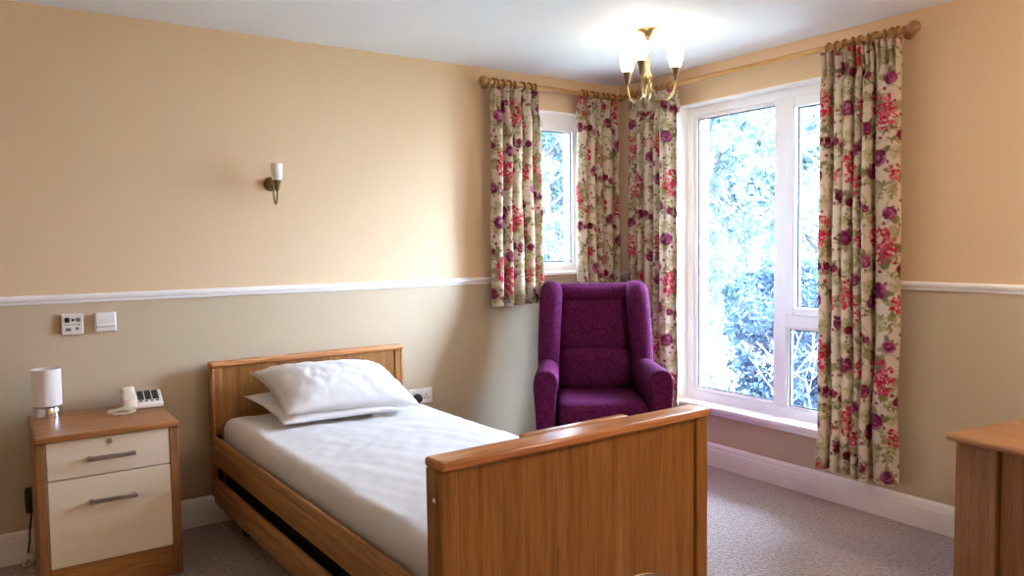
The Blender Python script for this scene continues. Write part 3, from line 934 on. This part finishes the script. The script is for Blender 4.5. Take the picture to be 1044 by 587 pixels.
# ------------------------------------------------------------------ wall plates
cp = thing('nurse_call_panel', 'square white call panel with small dark buttons on the wall above the lamp', 'wall panel', (-3.270, 0, 1.022))
b = B(); box(b, -.043, .043, -.016, .002, -.046, .046); obj('faceplate', b, M['white_plastic'], cp, bevel=.004)
b = B(); box(b, -.030, -.011, -.021, -.0155, .008, .030); obj('call_button', b, M['black_plastic'], cp, bevel=.002)
b = B(); lathe(b, [(.006, 0), (.006, .003), (.004, .004)], 14, T(.002, -.0155, .018) @ RX(90)); obj('indicator', b, M['key_dark'], cp, smooth=True, angle=40)
b = B(); lathe(b, [(.0095, 0), (.0095, .002), (.007, .003), (.0065, .0015)], 20, T(.022, -.0155, .018) @ RX(90)); obj('speaker', b, M['grey_mark'], cp, smooth=True, angle=40)
b = B(); box(b, -.033, .026, -.0172, -.0155, -.003, -.0005); obj('printed_line', b, M['grey_mark'], cp)
b = B(); box(b, -.026, -.006, -.019, -.0155, -.030, -.016); obj('push_button', b, M['grey_mark'], cp, bevel=.002)
b = B(); box(b, .012, .024, -.019, -.0155, -.026, -.014); obj('push_button', b, M['grey_mark'], cp, bevel=.002)
b = B(); lathe(b, [(.003, 0), (.003, .002), (.002, .003)], 10, T(.026, -.0155, -.004) @ RX(90)); obj('indicator', b, M['key_dark'], cp, smooth=True, angle=40)

sw = thing('wall_switch', 'raised white wall switch with a horizontal ridge, right of the call panel', 'switch', (-3.140, 0, 1.023))
b = B(); box(b, -.044, .044, -.012, .002, -.044, .044); obj('faceplate', b, M['white_plastic'], sw, bevel=.004)
b = B()
prof = [(-.0115, .040), (-.030, .038), (-.032, .030), (-.030, -.006), (-.036, -.012), (-.036, -.018), (-.024, -.022), (-.020, -.040), (-.0115, -.041)]
loft(b, [[(x, y, z) for y, z in prof] for x in (-.039, .039)]); obj('rocker', b, M['white_plastic'], sw, bevel=.002)

so = thing('wall_socket', 'double white wall socket low on the wall right of the headboard', 'socket', (-1.550, 0, .487))
b = B(); box(b, -.074, .074, -.012, .002, -.043, .043); obj('faceplate', b, M['white_plastic'], so, bevel=.004)
for x in (-.036, .036):
    b = B(); box(b, x - .007, x + .007, -.017, -.0115, .014, .030); obj('switch', b, M['white_plastic'], so, bevel=.002)
b = B()
for (x, z, wx, wz) in ((.036, .004, .003, .006), (.025, -.012, .005, .003), (.047, -.012, .005, .003)): box(b, x - wx, x + wx, -.0128, -.0115, z - wz, z + wz)
obj('pin_hole', b, M['grey_mark'], so)
pl = thing('mains_plug', 'round black plug in the socket right of the headboard', 'plug', (-1.578, -.012, .478))
b = B(); lathe(b, [(.026, 0), (.028, .006), (.027, .022), (.020, .034), (.008, .038), (.001, .038)], 22, RX(90)); obj('plug_body', b, M['black_plastic'], pl, smooth=True, angle=60)
b = B(); tube(b, [(0, -.02, -.022), (-.002, -.03, -.05), (-.01, -.028, -.10), (-.03, -.02, -.20), (-.05, -.012, -.32), (-.055, -.012, -.455)], .004, 8); obj('lead', b, M['black_plastic'], pl, smooth=True, angle=180)

ad = thing('power_adapter', 'black power adapter with a cable beside the left of the bedside cabinet', 'adapter', (-3.457, .001, .27))
b = B(); box(b, -.022, .022, -.040, 0, -.055, .055); obj('adapter_body', b, M['black_plastic'], ad, bevel=.010, seg=3)
b = B(); tube(b, [(0, -.03, -.05), (-.004, -.034, -.085), (-.010, -.032, -.13), (-.012, -.036, -.17), (-.02, -.05, -.222)], .0035, 8); obj('lead', b, M['black_plastic'], ad, smooth=True, angle=180)
pg = thing('extension_plug', 'white trailing plug on the floor left of the bedside cabinet', 'plug', (-3.480, -.065, 0))
b = B(); cushion(b, .022, .024, .022, .009, T(0, 0, .0225), n=6); obj('plug_body', b, M['white_plastic'], pg, smooth=True, angle=180)
b = B()
for x in (-.008, .008): box(b, x - .0025, x + .0025, -.04, -.023, .02, .026)
box(b, -.003, .003, -.042, -.023, .031, .035); obj('pin', b, M['nickel'], pg)

# ------------------------------------------------------------------ wall light
sc = thing('wall_light', 'brass wall light with a frosted glass shade above the bedside', 'wall light', (-2.372, 0, 1.668))
b = B(); lathe(b, [(.036, 0), (.036, .004), (.031, .012), (.020, .020), (.012, .026), (.010, .034), (.001, .035)], 28, RX(90)); obj('wall_plate', b, M['brass_dark'], sc, smooth=True, angle=40)
ax = (.0, -.105)
pts = [(0, -.03, 0), (0, -.045, -.02), (0, -.05, -.055), (0, -.058, -.085), (0, -.076, -.102), (0, -.096, -.088), (0, -.104, -.06), (0, -.105, -.035)]
b = B(); tube(b, catmull(pts, 36).tolist(), .0048, 10); obj('arm', b, M['brass_dark'], sc, smooth=True, angle=180)
b = B(); lathe(b, [(.006, -.042), (.009, -.036), (.014, -.016), (.021, .006), (.024, .012), (.022, .013), (.001, .012)], 24, T(0, -.105, 0)); obj('cup', b, M['brass_dark'], sc, smooth=True, angle=40)
b = B(); lathe(b, [(.001, .010), (.020, .010), (.0245, .024), (.028, .055), (.029, .088), (.027, .094), (.0255, .088), (.0245, .055), (.018, .016), (.001, .014)], 28, T(0, -.105, 0), cap=False); obj('glass_shade', b, M['frost_off'], sc, smooth=True, angle=60)

# ------------------------------------------------------------------ chandelier
ch = thing('chandelier', 'brass three arm ceiling light with lit frosted shades', 'ceiling light', (-.827, -1.11, HT))
b = B(); lathe(b, [(.055, 0), (.055, -.006), (.046, -.016), (.030, -.026), (.012, -.032), (.010, -.040), (.001, -.040)], 28); obj('ceiling_rose', b, M['brass'], ch, smooth=True, angle=40)
b = B(); lathe(b, [(.0085, -.03), (.0085, -.20), (.014, -.21), (.020, -.225), (.022, -.25), (.017, -.272), (.011, -.285), (.013, -.297), (.017, -.31), (.012, -.325), (.006, -.335), (.007, -.342), (.001, -.347)], 20); obj('stem', b, M['brass'], ch, smooth=True, angle=60)
vdir = math.degrees(math.atan2(CAM.y + 1.11, CAM.x + .827))
for k, da in enumerate((13, 133, 253)):
    a = math.radians(vdir - da)
    c_, s_ = math.cos(a), math.sin(a)
    RR = .142
    path = [(.010, -.262), (.030, -.30), (.06, -.333), (.095, -.338), (.125, -.312), (.139, -.27), (.142, -.235)]
    pts = catmull(path, 30)
    b = B(); tube(b, [(q[0] * c_, q[0] * s_, q[1]) for q in pts], .0048, 10); arm = obj('arm', b, M['brass'], ch, smooth=True, angle=180)
    Mt = T(RR * c_, RR * s_, -.24)
    b = B(); lathe(b, [(.006, -.006), (.008, .0), (.012, .018), (.021, .052), (.025, .058), (.022, .060), (.001, .058)], 24, Mt); obj('cup', b, M['brass_dark'], arm, smooth=True, angle=40)
    b = B(); lathe(b, [(.001, .058), (.022, .058), (.028, .070), (.034, .098), (.0385, .142), (.037, .146), (.0355, .142), (.031, .098), (.020, .064), (.001, .062)], 28, Mt, cap=False); obj('glass_shade', b, M['frost_on'], arm, smooth=True, angle=60)

# ------------------------------------------------------------------ armchair
ac = thing('wing_armchair', 'purple high backed wing armchair in the corner between the windows', 'armchair', (-.588, -.394, 0), math.radians(-35.8))
ac.scale = (.915, 1, .992)
P_ = M['plum']
def aobj(name, bm): return obj(name, bm, P_, ac, smooth=True, angle=180)
# base / seat box
b = B(); cushion(b, .275, .325, .125, .035, T(0, -.345, .275), n=8); aobj('seat_base', b)
# seat cushion, front edge rolled
def seatdent(q, p):
    q.z += -.012 * (1 - p.x ** 2) * (1 - p.y ** 2) * (p.z > 0)
    return q
b = B(); cushion(b, .255, .285, .07, .05, T(0, -.42, .462) @ RX(-2), n=14, dent=seatdent); aobj('seat_cushion', b)
tilt = RX(-8)
# back frame (rear shell)
b = B(); cushion(b, .315, .055, .41, .04, T(0, -.02, .71) @ tilt @ T(0, 0, 0), n=10); aobj('back_frame', b)
# back cushions: lumbar, main, head roll
def lumb(q, p):
    q.y += -.02 * (1 - p.x ** 2) * (p.y < 0); return q
b = B(); cushion(b, .235, .065, .115, .055, T(0, -.150, .625) @ tilt, n=12, bulge=.012, dent=lumb); aobj('lumbar_cushion', b)
b = B(); cushion(b, .225, .055, .165, .045, T(0, -.085, .885) @ tilt, n=12, bulge=.008); aobj('back_cushion', b)
b = B(); cushion(b, .235, .065, .055, .053, T(0, -.065, 1.075) @ tilt, n=12, bulge=.006,
    dent=lambda q, p: Vector((q.x, q.y, q.z - .012 * (1 - p.x ** 2)))); aobj('head_roll', b)
# wings: tall padded side rolls
for s in (-1, 1):
    rings_ = []
    prof = [(.52, .03, .05, .0), (.545, .06, .12, .0), (.60, .066, .15, .0), (.68, .066, .165, .0), (.76, .068, .165, .0), (.85, .069, .158, .0), (.94, .070, .148, .0), (1.02, .070, .138, .0), (1.07, .069, .128, .0), (1.105, .063, .112, 0), (1.128, .048, .085, 0), (1.138, .025, .045, 0), (1.140, .006, .01, 0)]
    for z, hx, hy, _ in prof:
        k = (1.14 - z) / .62
        xc = s * (.265 + .03 * math.sin(min(1, k) * PI * .5))
        yc = -.12 - .035 * k + (.14 * (1.14 - z) * -.14)
        rings_.append([(xc + px, yc + py + .04, z) for px, py in rrect(0, 0, hx, hy, .06, 6)])
    b = B(); loft(b, rings_); aobj('wing', b)
# arms: scroll roll over a narrowing panel
def arm_ring(s, y, k, flare, zs):
    """k = overall scale of the section about its centre"""
    pts = [(-.052, .16), (-.058, .30), (-.064, .45), (-.072, .56), (-.078, .615), (-.076, .655), (-.060, .690), (-.030, .706), (.006, .708), (.040, .695), (.060, .664),
           (.062, .625), (.050, .585), (.044, .54), (.042, .45), (.040, .30), (.038, .16)]
    cx, cz = -.006, .44
    out = []
    for px, pz in pts:
        px2, pz2 = cx + (px - cx) * k, cz + (pz - cz) * (1 - (1 - k) * .12)
        out.append((s * (-(px2)) + s * (.292 + flare), y, pz2 * zs))
    return out
for s in (-1, 1):
    secs = [(-.10, .90, -.012, .985), (-.12, .97, -.010, .99), (-.25, .98, -.004, .995), (-.40, 1, .006, 1), (-.55, 1.02, .016, 1), (-.655, 1.04, .022, 1), (-.685, 1.03, .023, 1), (-.70, .97, .023, .998), (-.706, .86, .023, .99)]
    rg = [arm_ring(s, y, k, fl, zs) for y, k, fl, zs in secs]
    b = B(); loft(b, rg)
    o = obj('arm', b, P_, ac, smooth=True, angle=180)
    md = o.modifiers.new('sub', 'SUBSURF'); md.levels = 1; md.render_levels = 2
    for y in (-.06, -.63):
        b = B(); x = s * .25
        loft(b, [[(x + px, y + py, z) for px, py in rrect(0, 0, h_, h_, .004, 2)] for z, h_ in ((0, .017), (.155, .025))]); obj('leg', b, M['dark_oak_z'], ac, bevel=.002)

# ------------------------------------------------------------------ chest at the right
KX, KY, KZ = -.66, -2.485, .632
chest = thing('low_cupboard', 'low brown oak cupboard with a rounded top edge, right of the long curtain', 'cupboard', (KX, KY, 0), math.radians(0))
# local: x to the wall, y negative towards the camera; front face looks along -x
DX, WY = .60, 1.05
b = B()
rot = Matrix.Rotation(math.radians(-5), 4, 'Z')
box(b, 0, DX, -WY, 0, KZ - .027, KZ); tp = obj('top', b, M['oaktop_y'], chest, bevel=.012, seg=4)
b = B(); box(b, .03, DX - .01, -.175, -.025, 0, KZ - .027); obj('end_panel', b, M['dark_oak_z'], chest, bevel=.003)
b = B(); box(b, .03, DX - .01, -WY + .02, -WY + .17, 0, KZ - .027); obj('end_panel', b, M['dark_oak_z'], chest, bevel=.003)
b = B(); box(b, .085, DX - .012, -WY + .17, -.175, .07, KZ - .027); obj('carcass', b, M['dark_oak_z'], chest)
b = B(); box(b, .09, .11, -WY + .17, -.175, 0, .07); obj('plinth', b, M['dark_oak_z'], chest)
for y0, y1, yh in ((-WY + .174, -.524, -.56), (-.520, -.179, -.485)):
    b = B(); box(b, .050, .070, y0, y1, .075, KZ - .034); dr = obj('door', b, M['dark_oak_z'], chest, bevel=.003)
    b = B(); box(b, .022, .030, yh - .008, yh + .008, .30, .44)
    for z in (.31, .43): box(b, .026, .050, yh - .006, yh + .006, z - .006, z + .006)
    obj('handle', b, M['nickel'], dr, bevel=.003)
chest.rotation_euler = (0, 0, math.radians(-8))

# ------------------------------------------------------------------ garden outside
# keep the lawn outside the room footprint
gb = B()
for (x0, x1, y0, y1) in ((.32, 26, -22, 26), (-14, .32, .32, 26)): box(gb, x0, x1, y0, y1, -.75, -.65)
b.free(); struct('ground', gb, M['grass'])

def foliage_mesh(name, centers, n, size, mat, parent, seed):
    rs = np.random.RandomState(seed)
    cs = np.array([c[:3] for c in centers], float); rr = np.array([c[3] for c in centers])
    w = rr ** 2.2; k = rs.choice(len(cs), n, p=w / w.sum())
    d = rs.randn(n, 3); d /= np.linalg.norm(d, axis=1)[:, None]
    rad = rr[k] * (rs.rand(n) ** .38)
    p = cs[k] + d * rad[:, None]
    nrm = rs.randn(n, 3); nrm[:, 2] += .6; nrm /= np.linalg.norm(nrm, axis=1)[:, None]
    t = rs.randn(n, 3); t -= (t * nrm).sum(1)[:, None] * nrm; t /= np.linalg.norm(t, axis=1)[:, None]
    w_ = np.cross(nrm, t)
    L = size * (.6 + .8 * rs.rand(n))[:, None]
    v0 = p - t * L; v1 = p + w_ * L * .45 + nrm * L * .12; v2 = p + t * L; v3 = p - w_ * L * .45 + nrm * L * .12
    co = np.stack([v0, v1, v2, v3], 1).reshape(-1, 3)
    me = bpy.data.meshes.new(name)
    me.vertices.add(len(co)); me.vertices.foreach_set('co', co.ravel())
    me.loops.add(n * 4); me.polygons.add(n)
    me.loops.foreach_set('vertex_index', np.arange(n * 4)); me.polygons.foreach_set('loop_start', np.arange(0, n * 4, 4))
    me.update(calc_edges=True); me.materials.append(mat)
    o = bpy.data.objects.new(name, me); link(o, parent)
    return o

def branchy(bm, p, d, L, r, depth, rs, tips):
    q = p + d * L
    mid = p + d * L * .5 + Vector((rs.uniform(-1, 1), rs.uniform(-1, 1), rs.uniform(-.5, .5))) * L * .06
    tube(bm, [p, mid, q], [r, r * .82, r * .65], 7)
    tips.append(q)
    if depth == 0: return
    for k in range(rs.choice((2, 3))):
        nd = (d + Vector((rs.uniform(-1, 1), rs.uniform(-1, 1), rs.uniform(-.35, .7))) * .8).normalized()
        branchy(bm, q - d * L * rs.uniform(0, .3), nd, L * rs.uniform(.6, .8), r * .6, depth - 1, rs, tips)

def tree(name, loc, R, z0, z1, n, leaf, mat, seed, label, trunk_r=.09, group='garden trees', cat='tree', clumps=46, gap=.26):
    """trunk, limbs reaching to leaf clumps spread over an ovoid crown from z0 to z1"""
    root = thing(name, label, cat, (loc[0], loc[1], -.65), group=group)
    rs = random.Random(seed); b = B(); cent = []
    z0 += .65; z1 += .65; zc = (z0 + z1) / 2; hz = (z1 - z0) / 2
    top = Vector((rs.uniform(-.1, .1), rs.uniform(-.1, .1), z1 - hz * .3))
    tube(b, [(0, 0, 0), (.03, -.02, zc * .5), (top.x * .5, top.y * .5, zc), top], [trunk_r, trunk_r * .8, trunk_r * .6, trunk_r * .15], 8)
    for k in range(clumps):
        a = rs.uniform(0, 2 * PI); t = rs.uniform(-1, 1); q = rs.random() ** .45 * math.sqrt(max(.05, 1 - abs(t) ** 2.2))
        e = Vector((R * q * math.cos(a), R * q * math.sin(a), zc + hz * t))
        cent.append((e.x, e.y, e.z, gap * rs.uniform(.7, 1.25) * R))
        zs = max(z0 * .5, e.z - .5 * R - .2); s_ = Vector((top.x * zs / z1, top.y * zs / z1, zs))
        tube(b, [s_, s_ * .45 + e * .55 + Vector((0, 0, -.06)), e], [trunk_r * .32, trunk_r * .2, .005], 5)
    obj('trunk', b, M['bark'], root, smooth=True, angle=180)
    foliage_mesh('foliage', cent, n, leaf, mat, root, seed)
    return root

def shrub(name, loc, R, H, n, leaf, mat, seed, label):
    return tree(name, loc, R, -.55, H, n, leaf, mat, seed, label, .03, 'garden shrubs', 'shrub', 70, .28)

tree('broadleaf_tree', (4.9, 3.75), .85, .0, 5.4, 24000, .040, M['leaf_a'], 11, 'pale leafy garden tree seen through the left side of the large window', clumps=90)
tree('broadleaf_tree', (5.1, 1.75), .95, .0, 5.6, 28000, .040, M['leaf_a'], 12, 'pale leafy garden tree behind the mullion of the large window', clumps=100)
tree('broadleaf_tree', (7.3, 4.6), 1.35, -.3, 6.0, 28000, .050, M['leaf_b'], 16, 'tall hazy tree behind the nearer trees of the large window', clumps=110)
tree('broadleaf_tree', (10.5, 7.4), 1.8, -.3, 7.0, 24000, .065, M['leaf_a'], 17, 'farthest pale tree behind all the others in the large window', clumps=110)
tree('broadleaf_tree', (3.1, 4.9), .75, .0, 5.0, 24000, .040, M['leaf_b'], 14, 'green garden tree filling the small window', clumps=90)
tree('broadleaf_tree', (5.6, 7.9), 1.4, -.2, 6.0, 24000, .055, M['leaf_a'], 15, 'distant pale garden tree behind the small window', clumps=110)
shrub('laurel_shrub', (3.25, .95), .62, 1.05, 15000, .034, M['leaf_c'], 21, 'dark bluish shrub low in the middle of the large window')
shrub('laurel_shrub', (2.9, 2.45), .55, .7, 9000, .036, M['leaf_a'], 23, 'pale low shrub at the left of the large window')
shrub('laurel_shrub', (1.95, 3.3), .55, 1.55, 9000, .036, M['leaf_b'], 24, 'green shrub low behind the small window')
# bare pale climber stems near the glass
root = thing('bare_climber', 'bare pale branching stems outside the lower right pane', 'shrub', (1.6, -.75, -.65), group='garden shrubs')
rs = random.Random(5); b = B(); tips = []
for k in range(3):
    branchy(b, Vector((rs.uniform(-.1, .1), rs.uniform(-.25, .25), 0)), Vector((rs.uniform(-.2, .2), rs.uniform(-.5, .5), 1)).normalized(), 0.62, .008, 3, rs, tips)
obj('stems', b, M['pale_twig'], root, smooth=True, angle=180)

# ------------------------------------------------------------------ light
w = bpy.data.worlds.new('overcast_sky'); bpy.context.scene.world = w; w.use_nodes = True
nt = w.node_tree; bg = nt.nodes['Background']
tc = nt.nodes.new('ShaderNodeTexCoord'); sp = nt.nodes.new('ShaderNodeSeparateXYZ'); rp = nt.nodes.new('ShaderNodeValToRGB')
nt.links.new(tc.outputs['Generated'], sp.inputs[0]); nt.links.new(sp.outputs['Z'], rp.inputs['Fac'])
rp.color_ramp.elements[0].color = tuple(c * .58 for c in SKY[:3]) + (1,); rp.color_ramp.elements[0].position = 0
rp.color_ramp.elements[1].color = SKY; rp.color_ramp.elements[1].position = .8
# broad sky glow added to the south east to brighten the lower bed wall
dt = nt.nodes.new('ShaderNodeVectorMath'); dt.operation = 'DOT_PRODUCT'; dt.inputs[1].default_value = (.42, -.80, .42)
nt.links.new(tc.outputs['Generated'], dt.inputs[0])
mxm = nt.nodes.new('ShaderNodeMath'); mxm.operation = 'MAXIMUM'; mxm.inputs[1].default_value = 0
pw = nt.nodes.new('ShaderNodeMath'); pw.operation = 'POWER'; pw.inputs[1].default_value = 9
ml = nt.nodes.new('ShaderNodeMath'); ml.operation = 'MULTIPLY_ADD'; ml.inputs[1].default_value = GLOW; ml.inputs[2].default_value = 1
nt.links.new(dt.outputs['Value'], mxm.inputs[0]); nt.links.new(mxm.outputs[0], pw.inputs[0]); nt.links.new(pw.outputs[0], ml.inputs[0])
vm = nt.nodes.new('ShaderNodeVectorMath'); vm.operation = 'SCALE'
nt.links.new(rp.outputs['Color'], vm.inputs[0]); nt.links.new(ml.outputs[0], vm.inputs['Scale'])
nt.links.new(vm.outputs['Vector'], bg.inputs['Color'])
bg.inputs['Strength'].default_value = SKY_STRENGTH

ld = bpy.data.lights.new('rear_fill_light', 'POINT'); ld.energy = REAR_FILL_W; ld.color = (1.0, .85, .68); ld.shadow_soft_size = .12  # unseen fill light, added to brighten the camera side of the room
lo = bpy.data.objects.new('rear_fill_light', ld); lo.location = (-1.0, -3.9, 2.1); C.objects.link(lo)

S = bpy.context.scene
S.view_settings.view_transform = 'Standard'
S.view_settings.look = 'None'
S.view_settings.exposure = EXPOSURE
S.view_settings.gamma = 1.0
S.view_settings.use_curve_mapping = False
S.cycles.max_bounces = 10
S.cycles.diffuse_bounces = 6
S.cycles.transparent_max_bounces = 16
S.cycles.sample_clamp_indirect = 8
S.cycles.use_denoising = True
